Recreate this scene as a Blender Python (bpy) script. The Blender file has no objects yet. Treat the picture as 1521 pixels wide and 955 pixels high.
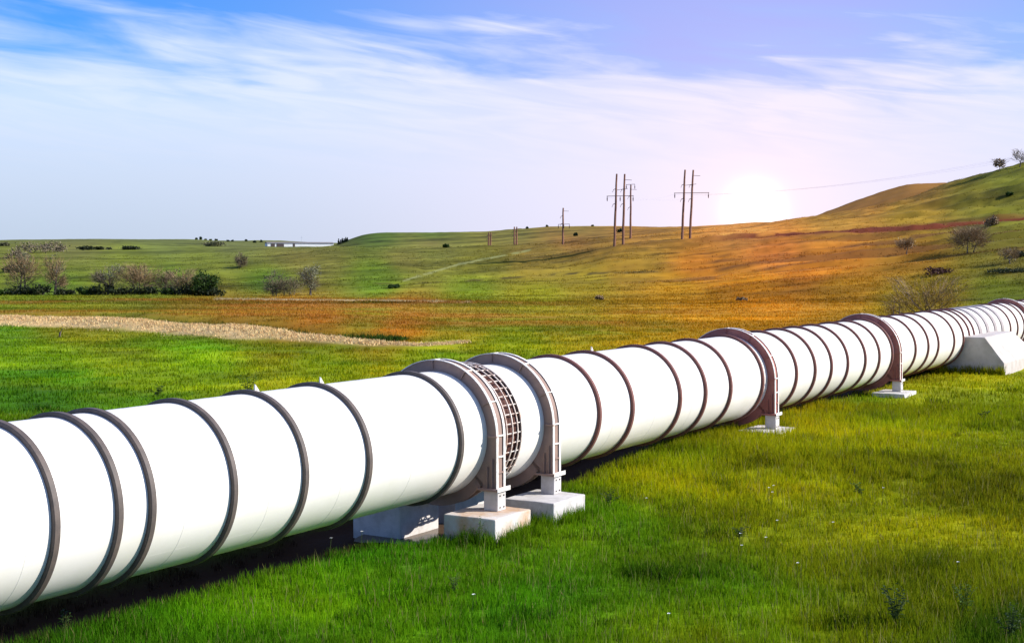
import bpy, bmesh, math, random
import numpy as np
from mathutils import Vector, Matrix

# ------------------------------------------------------------------ camera, sky, sun, exposure
SC = bpy.context.scene
COL = SC.collection
EYE = 4.65            # eye height above the meadow (m)
FPX = 1960.0          # focal length in photograph pixels (1521 wide)
HZ = 391.0            # row of the true horizon
cam_d = bpy.data.cameras.new('camera')
cam = bpy.data.objects.new('camera', cam_d); COL.objects.link(cam)
cam.location = (0, 0, EYE); cam.rotation_euler = (math.radians(90), 0, 0)
cam_d.sensor_width = 36; cam_d.lens = 36*FPX/1521
cam_d.shift_y = -(477.5-HZ)/1521
cam_d.clip_start = 0.1; cam_d.clip_end = 20000
SC.camera = cam

SUN_EL, SUN_AZ = math.radians(30), math.radians(90)      # azimuth clockwise from +Y: light comes from the right
sun_d = bpy.data.lights.new('sun', 'SUN'); sun_d.energy = 4.6; sun_d.angle = math.radians(.5); sun_d.color = (1, .95, .87)
sun = bpy.data.objects.new('sun', sun_d); COL.objects.link(sun)
sdir = Vector((math.sin(SUN_AZ)*math.cos(SUN_EL), math.cos(SUN_AZ)*math.cos(SUN_EL), math.sin(SUN_EL)))
sun.rotation_euler = sdir.to_track_quat('Z', 'Y').to_euler(); sun.location = (60, 0, 60)

SC.view_settings.view_transform = 'Standard'; SC.view_settings.look = 'None'
SC.view_settings.gamma = 1; SC.view_settings.use_curve_mapping = False
SC.view_settings.exposure = 0.75

world = bpy.data.worlds.new('World'); SC.world = world; world.use_nodes = True
def build_world():
    nt = world.node_tree; nt.nodes.clear()
    N = lambda t, **k: _n(nt, t, **k)
    L = nt.links.new
    out = N('ShaderNodeOutputWorld')
    sky = N('ShaderNodeTexSky'); sky.sky_type = 'NISHITA'; sky.sun_disc = False
    sky.sun_elevation = SUN_EL; sky.sun_rotation = SUN_AZ
    sky.air_density = 1.0; sky.dust_density = .3; sky.ozone_density = 2.2
    bg = N('ShaderNodeBackground'); bg.inputs[1].default_value = .10
    hsv = N('ShaderNodeHueSaturation'); hsv.inputs['Saturation'].default_value = 1.25
    L(sky.outputs[0], hsv.inputs['Color']); tint = N('ShaderNodeMix', data_type='RGBA', blend_type='MULTIPLY'); tint.inputs[0].default_value = 1
    L(hsv.outputs[0], tint.inputs[6]); tint.inputs[7].default_value = (.30, .67, 1.2, 1); L(tint.outputs[2], bg.inputs[0])
    tc = N('ShaderNodeTexCoord')
    nrm = N('ShaderNodeVectorMath', operation='NORMALIZE'); L(tc.outputs['Generated'], nrm.inputs[0])
    sep = N('ShaderNodeSeparateXYZ'); L(nrm.outputs[0], sep.inputs[0])
    def M(op, a, b=None, c=None, clamp=False):
        m = N('ShaderNodeMath', operation=op); m.use_clamp = clamp
        for i, v in enumerate((a, b, c)):
            if v is None: continue
            if isinstance(v, (int, float)): m.inputs[i].default_value = v
            else: L(v, m.inputs[i])
        return m.outputs[0]
    az = M('ARCTAN2', sep.outputs[0], sep.outputs[1]); el = M('ARCSINE', sep.outputs[2])
    def noise(su, sv, off, detail=6, rough=.55, dist=0., shear=0.):
        cx = N('ShaderNodeCombineXYZ')
        L(M('MULTIPLY', az, su), cx.inputs[0])
        L(M('MULTIPLY', M('ADD', el, M('MULTIPLY', az, shear)), sv), cx.inputs[1]); cx.inputs[2].default_value = off
        n = N('ShaderNodeTexNoise'); n.inputs['Scale'].default_value = 1; n.inputs['Detail'].default_value = detail
        n.inputs['Roughness'].default_value = rough; n.inputs['Distortion'].default_value = dist
        L(cx.outputs[0], n.inputs['Vector']); return n.outputs[0]
    n1 = noise(6, 36, 3.1, 6, .52, .6, .10)
    n2 = noise(11, 85, 9.7, 5, .52, .9, .14)
    n3 = noise(4, 14, 5.3, 3, .5, .2, .0)
    # cover grows towards the horizon, ragged upper edge made by the streaks
    e0 = M('ADD', el, M('MULTIPLY', M('SUBTRACT', n1, .5), -.16))
    e0 = M('ADD', e0, M('MULTIPLY', M('SUBTRACT', n3, .5), -.10))
    e0 = M('ADD', e0, M('MULTIPLY', M('SUBTRACT', n2, .5), -.028))
    mr = N('ShaderNodeMapRange'); mr.interpolation_type = 'SMOOTHSTEP'
    L(e0, mr.inputs[0]); mr.inputs[1].default_value = .205; mr.inputs[2].default_value = .12
    mr.inputs[3].default_value = 0; mr.inputs[4].default_value = .96
    cov = mr.outputs[0]
    # streaks thin the cover in its upper half
    thin = N('ShaderNodeMapRange'); L(el, thin.inputs[0]); thin.inputs[1].default_value = .06; thin.inputs[2].default_value = .16
    thin.inputs[3].default_value = 0; thin.inputs[4].default_value = 1
    st = N('ShaderNodeMapRange'); L(n2, st.inputs[0]); st.inputs[1].default_value = .36; st.inputs[2].default_value = .62
    cov = M('MULTIPLY', cov, M('SUBTRACT', 1, M('MULTIPLY', M('MULTIPLY', thin.outputs[0], M('SUBTRACT', 1, st.outputs[0])), .24)), clamp=True)
    # thin veil overhead, out of view, added to neutralise the blue fill light
    fill_veil = N('ShaderNodeMapRange'); fill_veil.interpolation_type = 'SMOOTHSTEP'; L(el, fill_veil.inputs[0]); fill_veil.inputs[1].default_value = .30; fill_veil.inputs[2].default_value = .75
    fill_veil.inputs[3].default_value = 0; fill_veil.inputs[4].default_value = .32
    cov = M('MAXIMUM', cov, fill_veil.outputs[0])
    # cloud radiance: lavender white, greyer low down at the left, brighter round the bright spot low in the sky
    v0 = Vector((.1834, 1, .040)).normalized()
    dt = N('ShaderNodeVectorMath', operation='DOT_PRODUCT'); L(nrm.outputs[0], dt.inputs[0]); dt.inputs[1].default_value = v0
    ang = M('ARCCOSINE', M('MINIMUM', dt.outputs['Value'], 1.0))
    def fall(w, p=2): return M('POWER', 2.718, M('MULTIPLY', M('POWER', M('DIVIDE', ang, w), p), -1))
    wide, halo, core = fall(.28), fall(.052, 1.35), fall(.0135, 1.8)
    def mix(f, a, b):
        m = N('ShaderNodeMix', data_type='RGBA'); L(f, m.inputs[0]) 
        for i, v in ((6, a), (7, b)):
            if isinstance(v, tuple): m.inputs[i].default_value = (*v, 1)
            else: L(v, m.inputs[i])
        return m.outputs[2]
    lo = N('ShaderNodeMapRange'); L(el, lo.inputs[0]); lo.inputs[1].default_value = .02; lo.inputs[2].default_value = .12
    c = mix(lo.outputs[0], (.335, .392, .49), (.44, .51, .64))
    c = mix(M('MULTIPLY', wide, .92), c, (.59, .53, .64))
    c = mix(halo, c, (.72, .57, .57))
    c = mix(core, c, (2.2, 1.9, 1.7))
    bgc = N('ShaderNodeBackground'); L(c, bgc.inputs[0]); bgc.inputs[1].default_value = 1.0
    ms = N('ShaderNodeMixShader')
    cov2 = M('MAXIMUM', M('MAXIMUM', cov, core), M('MULTIPLY', wide, .50))
    L(cov2, ms.inputs[0]); L(bg.outputs[0], ms.inputs[1]); L(bgc.outputs[0], ms.inputs[2])
    lav = N('ShaderNodeBackground'); lav.inputs[0].default_value = (.30, .22, .52, 1); lav.inputs[1].default_value = 1
    ms2 = N('ShaderNodeMixShader'); L(M('MULTIPLY', M('MULTIPLY', fall(.25), .52), M('SUBTRACT', 1, cov)), ms2.inputs[0]); L(ms.outputs[0], ms2.inputs[1]); L(lav.outputs[0], ms2.inputs[2])
    L(ms2.outputs[0], out.inputs[0])
def _n(nt, t, **k):
    n = nt.nodes.new(t)
    for a, b in k.items(): setattr(n, a, b)
    return n
build_world()

random.seed(7); RNG = np.random.default_rng(7)

# ------------------------------------------------------------------ materials
def mat(name, base, rough=.7, metal=0., spec=.3, var=None, vscale=3., bump=0., bscale=40., attr=None, transl=0., streak=None):
    """Principled material; `var` is a second colour mixed in by noise, `attr` a colour attribute used instead of base."""
    m = bpy.data.materials.new(name); m.use_nodes = True; nt = m.node_tree; nt.nodes.clear(); L = nt.links.new
    out = _n(nt, 'ShaderNodeOutputMaterial'); p = _n(nt, 'ShaderNodeBsdfPrincipled')
    p.inputs['Roughness'].default_value = rough; p.inputs['Metallic'].default_value = metal
    p.inputs['Specular IOR Level'].default_value = spec
    geo = _n(nt, 'ShaderNodeNewGeometry'); c = None
    if attr:
        a = _n(nt, 'ShaderNodeAttribute'); a.attribute_name = attr; c = a.outputs['Color']
    else:
        r = _n(nt, 'ShaderNodeRGB'); r.outputs[0].default_value = (*base, 1); c = r.outputs[0]
    if var is not None:
        n = _n(nt, 'ShaderNodeTexNoise'); n.inputs['Scale'].default_value = vscale; n.inputs['Detail'].default_value = 6
        n.inputs['Roughness'].default_value = .65
        src = geo.outputs['Position']
        if streak:
            mp = _n(nt, 'ShaderNodeMapping'); mp.inputs['Scale'].default_value = streak; L(src, mp.inputs[0]); src = mp.outputs[0]
        L(src, n.inputs['Vector'])
        rmp = _n(nt, 'ShaderNodeMapRange'); L(n.outputs[0], rmp.inputs[0]); rmp.inputs[1].default_value = .42; rmp.inputs[2].default_value = .66
        mx = _n(nt, 'ShaderNodeMix', data_type='RGBA'); L(rmp.outputs[0], mx.inputs[0]); L(c, mx.inputs[6]); mx.inputs[7].default_value = (*var, 1)
        c = mx.outputs[2]
    L(c, p.inputs['Base Color'])
    if bump:
        n = _n(nt, 'ShaderNodeTexNoise'); n.inputs['Scale'].default_value = bscale; n.inputs['Detail'].default_value = 5
        L(geo.outputs['Position'], n.inputs['Vector'])
        b = _n(nt, 'ShaderNodeBump'); b.inputs['Strength'].default_value = bump; b.inputs['Distance'].default_value = .02
        L(n.outputs[0], b.inputs['Height']); L(b.outputs[0], p.inputs['Normal'])
    s = p.outputs[0]
    if transl:
        t = _n(nt, 'ShaderNodeBsdfTranslucent'); L(c, t.inputs[0]); ms = _n(nt, 'ShaderNodeMixShader'); ms.inputs[0].default_value = transl
        L(s, ms.inputs[1]); L(t.outputs[0], ms.inputs[2]); s = ms.outputs[0]
    L(s, out.inputs[0]); return m

M_WHITE = mat('white_pipe_paint', (.80, .755, .70), .42, spec=.35, var=(.75, .71, .63), vscale=.9, bump=.04, bscale=6)
M_RING = mat('weathered_ring_paint', (.085, .068, .060), .6, var=(.125, .095, .08), vscale=5, bump=.1)
M_RINGR = mat('flare_red_ring_paint', (.15, .060, .050), .65, var=(.20, .08, .065), vscale=5, bump=.1)  # far rings: red sun flare put into the paint colour
M_GIRD = mat('grey_brown_steel', (.25, .165, .135), .6, var=(.32, .21, .165), vscale=2.5, bump=.06)
M_GIRDR = mat('flare_red_steel', (.30, .105, .085), .6, var=(.38, .15, .12), vscale=2.5, bump=.06)  # far supports carry the same red flare in their base colour
M_EDGE = mat('white_flange_paint', (.80, .78, .74), .5, var=(.66, .58, .5), vscale=9, bump=.05)
M_RUST = mat('red_brown_rust', (.06, .020, .014), .8, var=(.10, .034, .022), vscale=6, bump=.2)
M_CAGE = mat('galvanised_bars', (.66, .60, .54), .5, var=(.42, .26, .19), vscale=8)
M_CONC = mat('whitewashed_concrete', (.56, .53, .51), .85, var=(.42, .39, .36), vscale=3.5, bump=.25, bscale=14)
M_CONCR = mat('rust_stained_concrete', (.58, .54, .50), .85, var=(.48, .29, .15), vscale=1.7, bump=.3, bscale=14)
M_BOLT = mat('dark_bolt', (.06, .05, .045), .6)
M_DIRT = mat('wet_dirt', (.10, .07, .045), .8, var=(.06, .042, .03), vscale=2, bump=.4, bscale=20)
M_WATER = mat('puddle_water', (.09, .055, .03), .1, spec=.12, bump=.08, bscale=12)
M_GROUND = mat('meadow_ground', (0, 0, 0), .95, spec=.05, attr='Col', bump=.55, bscale=9)
M_GRASS = mat('grass_blades', (0, 0, 0), .9, spec=.03, attr='Col', transl=.44)
M_STRAW = mat('dry_reed_straw', (0, 0, 0), .8, spec=.1, attr='Col', transl=.15)
M_BARK = mat('grey_bark', (.13, .10, .08), .9, var=(.09, .07, .055), vscale=3)
M_WOOD = mat('pole_wood', (.26, .125, .075), .85, var=(.17, .08, .05), vscale=1.2)
M_STEELARM = mat('crossarm_steel', (.15, .085, .075), .7)
M_INSUL = mat('insulator', (.10, .06, .055), .3)
M_WIRE = mat('wire', (.5, .5, .55), .5, metal=.5)
M_WALLW = mat('white_render', (.78, .78, .76), .8, var=(.7, .7, .68), vscale=.3)
M_ROOF = mat('dull_roof', (.18, .16, .15), .8)
M_DARKGAP = mat('dark_door', (.08, .06, .055), .8)
M_PETAL = mat('white_petals', (.8, .8, .76), .6)
M_STEM = mat('plant_stem', (.07, .10, .02), .7)
def leafmat(name, a, b, t=.25): return mat(name, a, .6, spec=.2, var=b, vscale=1.5, transl=t)
M_TWIG = leafmat('bare_twigs', (.19, .145, .085), (.14, .105, .06), 0)
M_TWIGP = leafmat('pinkish_bare_twigs', (.27, .18, .09), (.20, .13, .06), 0)
M_PALE = leafmat('pale_blossom_leaves', (.25, .24, .16), (.14, .15, .06))
M_GREYG = leafmat('grey_green_leaves', (.115, .125, .055), (.15, .13, .075))
M_DARKG = leafmat('dark_green_leaves', (.028, .060, .008), (.045, .085, .012))
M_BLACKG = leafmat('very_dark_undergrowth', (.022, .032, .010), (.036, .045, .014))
M_OLIVE = leafmat('olive_yellow_buds', (.36, .22, .02), (.24, .15, .02))
M_WEED = leafmat('glossy_weed_leaves', (.04, .075, .014), (.03, .055, .014))
M_LWEED = leafmat('light_weed_leaves', (.10, .17, .02), (.07, .13, .015))
M_CONIF = leafmat('conifer_needles', (.018, .035, .012), (.025, .045, .016), 0)
M_ROCKY = leafmat('grey_brown_thicket', (.20, .16, .10), (.10, .085, .05), 0)

# ------------------------------------------------------------------ helpers
def link(o, parent=None):
    COL.objects.link(o)
    if parent: o.parent = parent
    return o
def obj(name, verts, faces, m, parent=None, smooth=False, col=None):
    me = bpy.data.meshes.new(name); me.from_pydata([tuple(v) for v in verts], [], [tuple(f) for f in faces])
    me.materials.append(m)
    if smooth: me.polygons.foreach_set('use_smooth', [True]*len(me.polygons))
    if col is not None:
        a = me.color_attributes.new('Col', 'FLOAT_COLOR', 'POINT'); a.data.foreach_set('color', np.c_[col, np.ones(len(col))].astype(np.float32).ravel())
    me.update(); return link(bpy.data.objects.new(name, me), parent)
def fastmesh(name, V, F, m, smooth=False, col=None, parent=None):
    """V (n,3), F (k,3|4) arrays"""
    me = bpy.data.meshes.new(name); k, w = F.shape
    me.vertices.add(len(V)); me.vertices.foreach_set('co', V.astype(np.float32).ravel())
    me.loops.add(k*w); me.loops.foreach_set('vertex_index', F.astype(np.int32).ravel())
    me.polygons.add(k); me.polygons.foreach_set('loop_start', (np.arange(k)*w).astype(np.int32))
    me.polygons.foreach_set('use_smooth', np.full(k, smooth))
    me.materials.append(m)
    if col is not None:
        a = me.color_attributes.new('Col', 'FLOAT_COLOR', 'POINT'); a.data.foreach_set('color', np.c_[col, np.ones(len(col))].astype(np.float32).ravel())
    me.update(calc_edges=True); me.validate()
    return link(bpy.data.objects.new(name, me), parent)
def thing(name, label, cat, loc=(0, 0, 0), rz=0, group=None):
    o = bpy.data.objects.new(name, None); link(o); o.location = loc; o.rotation_euler = (0, 0, rz); o.empty_display_size = .2
    return tag(o, label, cat, group)
def tag(o, label, cat, group=None, kind=None):
    if label: o['label'] = label
    if cat: o['category'] = cat
    if group: o['group'] = group
    if kind: o['kind'] = kind
    return o
def copy_tree(o, parent=None):
    c = o.copy(); COL.objects.link(c); c.parent = parent
    for ch in list(o.children): copy_tree(ch, c)
    return c
class MB:
    def __init__(s): s.v = []; s.f = []
    def add(s, v, f):
        b = len(s.v); s.v += [tuple(x) for x in v]; s.f += [tuple(i+b for i in q) for q in f]; return s
    def box(s, x0, x1, y0, y1, z0, z1):
        return s.add([(x, y, z) for x in (x0, x1) for y in (y0, y1) for z in (z0, z1)],
                     [(0, 1, 3, 2), (4, 6, 7, 5), (0, 4, 5, 1), (2, 3, 7, 6), (0, 2, 6, 4), (1, 5, 7, 3)])
    def tube(s, pts, rad, n=6, cap=True):
        pts = [Vector(p) for p in pts]; rad = rad if hasattr(rad, '__len__') else [rad]*len(pts)
        b = len(s.v); up = Vector((0, 0, 1))
        for i, p in enumerate(pts):
            d = (pts[min(i+1, len(pts)-1)]-pts[max(i-1, 0)]).normalized()
            a = d.cross(up if abs(d.z) < .9 else Vector((1, 0, 0))).normalized(); c = d.cross(a)
            for k in range(n):
                t = 2*math.pi*k/n; s.v.append(tuple(p+rad[i]*(math.cos(t)*a+math.sin(t)*c)))
        for i in range(len(pts)-1):
            for k in range(n):
                s.f.append((b+i*n+k, b+i*n+(k+1) % n, b+(i+1)*n+(k+1) % n, b+(i+1)*n+k))
        if cap: s.f.append(tuple(b+k for k in range(n))); s.f.append(tuple(b+(len(pts)-1)*n+k for k in reversed(range(n))))
        return s
    def build(s, name, m, parent=None, smooth=False): return obj(name, s.v, s.f, m, parent, smooth)
def bevel(o, w=.02, seg=2):
    bm = bmesh.new(); bm.from_mesh(o.data); bmesh.ops.remove_doubles(bm, verts=bm.verts, dist=1e-5)
    bmesh.ops.bevel(bm, geom=list(bm.edges), offset=w, segments=seg, affect='EDGES', profile=.6); bmesh.ops.recalc_face_normals(bm, faces=bm.faces)
    bm.to_mesh(o.data); bm.free(); return o
def roughen(o, amp, sub=3, scale=2.):
    bm = bmesh.new(); bm.from_mesh(o.data); bmesh.ops.subdivide_edges(bm, edges=list(bm.edges), cuts=sub, use_grid_fill=True)
    from mathutils import noise as mn
    for v in bm.verts: v.co += mn.noise_vector(v.co*scale+Vector((3, 1, 7)))*amp
    bm.to_mesh(o.data); bm.free(); return o

# numpy value noise
def _h(i, j, s):
    n = (i.astype(np.int64)*374761393+j.astype(np.int64)*668265263+s*1442695041) & 0xffffffff
    n = ((n ^ (n >> 13))*1274126177) & 0xffffffff
    return ((n ^ (n >> 16)) & 0xffff)/65535.
def vnoise(x, y, s=0):
    i = np.floor(x); j = np.floor(y); a = x-i; b = y-j; a = a*a*a*(a*(a*6-15)+10); b = b*b*b*(b*(b*6-15)+10)
    return (_h(i, j, s)*(1-a)+_h(i+1, j, s)*a)*(1-b)+(_h(i, j+1, s)*(1-a)+_h(i+1, j+1, s)*a)*b
def fbm(x, y, s=0, o=4, g=.5):
    t = 0; a = 1; w = 0
    for k in range(o): t = t+a*vnoise(x*2**k+13.7*k, y*2**k-7.1*k, s+k); w += a; a *= g
    return t/w
def sstep(a, b, x):
    t = np.clip((x-a)/(b-a), 0, 1); return t*t*(3-2*t)

# ------------------------------------------------------------------ pipe frame
TH = math.radians(31.87); PX, PY, PZ = -1.78, 22.48, EYE-2.979
DV = np.array([math.sin(TH), math.cos(TH)]); NV = np.array([math.cos(TH), -math.sin(TH)])
def tw(x, y): return (x-PX)*DV[0]+(y-PY)*DV[1], (x-PX)*NV[0]+(y-PY)*NV[1]
def xy(t, w): return PX+t*DV[0]+w*NV[0], PY+t*DV[1]+w*NV[1]
PIPE_ROT = -TH        # local +Y runs along the pipe, local +X points to the sunny side

# ------------------------------------------------------------------ terrain: height from surveyed profiles (bearing, distance, apparent height)
PROF = {
 -900: [(150, 452), (185, 440), (230, 424), (330, 395), (480, 374), (700, 358), (900, 352), (1300, 360), (5000, 380)],
 -300: [(150, 452), (185, 440), (230, 424), (330, 396), (480, 375), (700, 361), (900, 357), (1300, 362), (5000, 380)],
 0:    [(150, 452), (188, 439), (230, 424), (330, 398), (480, 376), (700, 362), (900, 356.5), (1300, 362), (5000, 380)],
 150:  [(150, 452), (190, 438), (235, 424), (330, 396), (460, 376), (620, 362), (800, 355), (1000, 356), (1400, 364), (5000, 380)],
 290:  [(150, 452), (190, 438.5), (235, 423), (330, 394), (450, 374), (600, 368), (850, 358), (1000, 355), (1400, 364), (5000, 380)],
 400:  [(150, 452), (187, 440), (230, 420), (330, 390), (430, 370), (520, 371), (900, 367), (960, 367), (1130, 356.5), (1500, 364), (5000, 380)],
 490:  [(150, 452), (182, 441), (230, 414), (310, 386), (400, 367.5), (470, 367), (560, 370), (900, 367), (960, 367), (1200, 361), (1500, 366), (5000, 380)],
 545:  [(150, 452), (178, 443), (225, 413), (305, 384), (395, 367), (480, 369), (600, 354), (690, 346), (900, 354), (5000, 380)],
 720:  [(150, 452), (172, 445), (220, 412), (300, 380), (360, 366.5), (430, 368), (600, 350), (690, 344), (900, 352), (5000, 380)],
 830:  [(150, 452), (170, 446), (210, 415), (265, 383), (315, 364), (420, 361), (600, 341), (700, 335.5), (900, 345), (5000, 380)],
 920:  [(148, 452), (168, 446), (205, 413), (240, 378), (262, 364), (290, 361), (420, 352), (600, 340), (700, 335.5), (900, 345), (5000, 380)],
 1050: [(145, 452), (165, 446), (200, 411), (240, 372), (262, 357), (290, 352), (400, 341), (600, 335.5), (800, 344), (5000, 380)],
 1120: [(140, 452), (160, 446), (195, 406), (235, 368), (256, 355), (285, 349), (380, 336), (480, 330), (700, 342), (5000, 380)],
 1190: [(137, 452), (156, 446), (191, 402), (231, 366), (254, 352), (277, 346), (340, 329), (400, 322), (470, 333), (620, 331), (760, 340), (5000, 380)],
 1210: [(135, 452), (155, 446), (190, 401), (230, 366), (254, 351), (275, 345), (330, 328), (390, 321), (470, 330), (620, 321), (760, 330), (5000, 380)],
 1290: [(130, 452), (152, 446), (187, 398), (227, 363), (250, 349), (268, 341), (325, 319), (385, 309), (460, 318), (610, 290), (760, 305), (5000, 380)],
 1350: [(130, 452), (150, 446), (185, 395), (225, 361), (246, 347), (262, 339), (320, 312), (385, 296), (450, 304), (600, 272), (740, 282), (5000, 380)],
 1420: [(125, 452), (145, 446), (180, 391), (220, 355), (240, 344), (255, 335), (300, 306), (370, 275), (400, 270), (470, 280), (600, 272), (740, 280), (5000, 380)],
 1521: [(120, 452), (140, 446), (175, 386), (215, 350), (234, 341), (250, 330), (285, 300), (340, 256), (370, 245), (450, 258), (700, 290), (5000, 380)],
 1800: [(110, 452), (140, 440), (175, 376), (215, 338), (240, 322), (285, 280), (340, 220), (380, 200), (450, 215), (700, 260), (5000, 380)],
 2500: [(110, 450), (140, 435), (175, 372), (215, 330), (240, 310), (285, 265), (340, 200), (380, 175), (450, 190), (700, 250), (5000, 380)]}
_pk = np.array(sorted(PROF)); _ld = np.linspace(math.log(90), math.log(6000), 520); _px = np.arange(-900, 2501, 10.)
_tab = np.zeros((len(_pk), len(_ld)))
for i, k in enumerate(_pk):
    d_, y_ = np.array(PROF[k], float).T
    _tab[i] = np.interp(_ld, np.log(d_), EYE-(y_-HZ)*d_/FPX)
_g = np.stack([np.interp(_px, _pk, _tab[:, j]) for j in range(len(_ld))], 1)
def _sm(a, s, ax):
    r = int(3*s); k = np.exp(-.5*(np.arange(-r, r+1)/s)**2); k /= k.sum()
    return np.apply_along_axis(lambda v: np.convolve(np.pad(v, r, 'edge'), k, 'valid'), ax, a)
_g = _sm(_sm(_g, 1.6, 1), 1.2, 0)
def zprof(x, y):
    y = np.maximum(y, 1.); p = np.clip(FPX*x/y+760.5, -900, 2499); l = np.clip(np.log(y), _ld[0], _ld[-1]-1e-6)
    a = (p+900)/10; i = np.minimum(a.astype(int), len(_px)-2); a = a-i
    b = (l-_ld[0])/(_ld[1]-_ld[0]); j = np.minimum(b.astype(int), len(_ld)-2); b = b-j
    return (_g[i, j]*(1-a)+_g[i+1, j]*a)*(1-b)+(_g[i, j+1]*(1-a)+_g[i+1, j+1]*a)*b
def pxy(x, y, z):
    y = np.maximum(y, .5); return 760.5+FPX*x/y, HZ-FPX*(z-EYE)/y
STRIP = np.array([(-400, 474), (0, 481), (120, 484), (240, 491), (360, 499), (480, 508), (560, 513.5), (625, 515), (690, 509)], float)   # straw bank in the ditch
_sd = EYE*FPX/(STRIP[:, 1]-HZ); STRIP_XY = np.c_[(STRIP[:, 0]-760.5)/FPX*_sd, _sd]
def strip_dist(x, y):
    """signed distance across the straw bank (positive = beyond it), half width there, and how far along"""
    d = np.interp(x, STRIP_XY[:, 0], STRIP_XY[:, 1]); inside = (x > STRIP_XY[0, 0]) & (x < STRIP_XY[-1, 0])
    end = np.clip((STRIP_XY[-1, 0]-x)/14, 0, 1)
    return y-d, np.where(inside, 1, 0)*end
def height(x, y):
    x = np.asarray(x, float); y = np.asarray(y, float); t, w = tw(x, y)
    zn = .30*sstep(2.5, 12, t)*sstep(-30, 0, w)+.10*(fbm(x*.22, y*.22, 3)-.5)*2*.7+.10*(fbm(x*.9, y*.9, 8, 3)-.5)
    zn = zn-.10*sstep(3, 9, w)*(1-sstep(9, 22, w))*sstep(14, 4, t)
    wet = sstep(-1.2, -.5, t)*sstep(2.6, 1.9, t)
    tr = sstep(-.10, -.42, w-.75*wet+.16*(fbm(x*.7, y*.7, 15, 2)-.5))*sstep(-2.3, -1.8, w)     # ditch under the pipe, steep on the sunny side
    zn = zn*(1-.9*tr*(1-sstep(2.5, 7, t)))-tr*(.38-.17*wet-.12*sstep(8, 18, t))
    sd, on = strip_dist(x, y)
    zn = zn+on*(.55*np.exp(-((sd)/3.0)**2)*(.6+.8*fbm(x*.25, y*.25, 21, 3))-.5*np.exp(-((sd-7.5)/2.2)**2)+.5*sstep(8, 14, sd)*(1-sstep(14, 60, sd)))
    zp = zprof(x, y)
    r = sstep(150, 260, y)
    rough = (fbm(x*.03, y*.06, 31, 5)-.5)*2.4*r+(fbm(x*.10, y*.25, 37, 4)-.5)*1.3*r+(fbm(x*.35, y*.5, 39, 3)-.5)*.5*r
    rough = rough*(1+1.2*sstep(60, 120, x))*np.clip(1-(y-260)/250, .3, 1)
    # erosion ledges on the slope at the right
    lx = sstep(10, 40, x)*sstep(165, 185, y)*(1-sstep(235, 262, y))
    ph = (y+8*fbm(x*.035, y*.02, 41, 3)*2+.10*x)/11.
    ledge = (ph-np.floor(ph)); rough = rough+lx*.85*(sstep(0, .18, ledge)-ledge)*fbm(x*.05, y*.05, 43, 2)*1.6
    return zn*(1-sstep(105, 150, y))+(zp+rough)*sstep(105, 150, y)
def H1(x, y): return float(height(np.array([x]), np.array([y]))[0])
def at(px, py, d0=30., d1=1800.):
    """first point of the ground seen at photograph pixel px,py"""
    d = np.exp(np.linspace(math.log(d0), math.log(d1), 3000)); x = (px-760.5)/FPX*d
    z = height(x, d); ray = EYE-(py-HZ)*d/FPX; k = np.argmax(z >= ray)
    return float(x[k]), float(d[k]), float(z[k])
def at_d(px, d): x = (px-760.5)/FPX*d; return x, d, H1(x, d)

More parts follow.
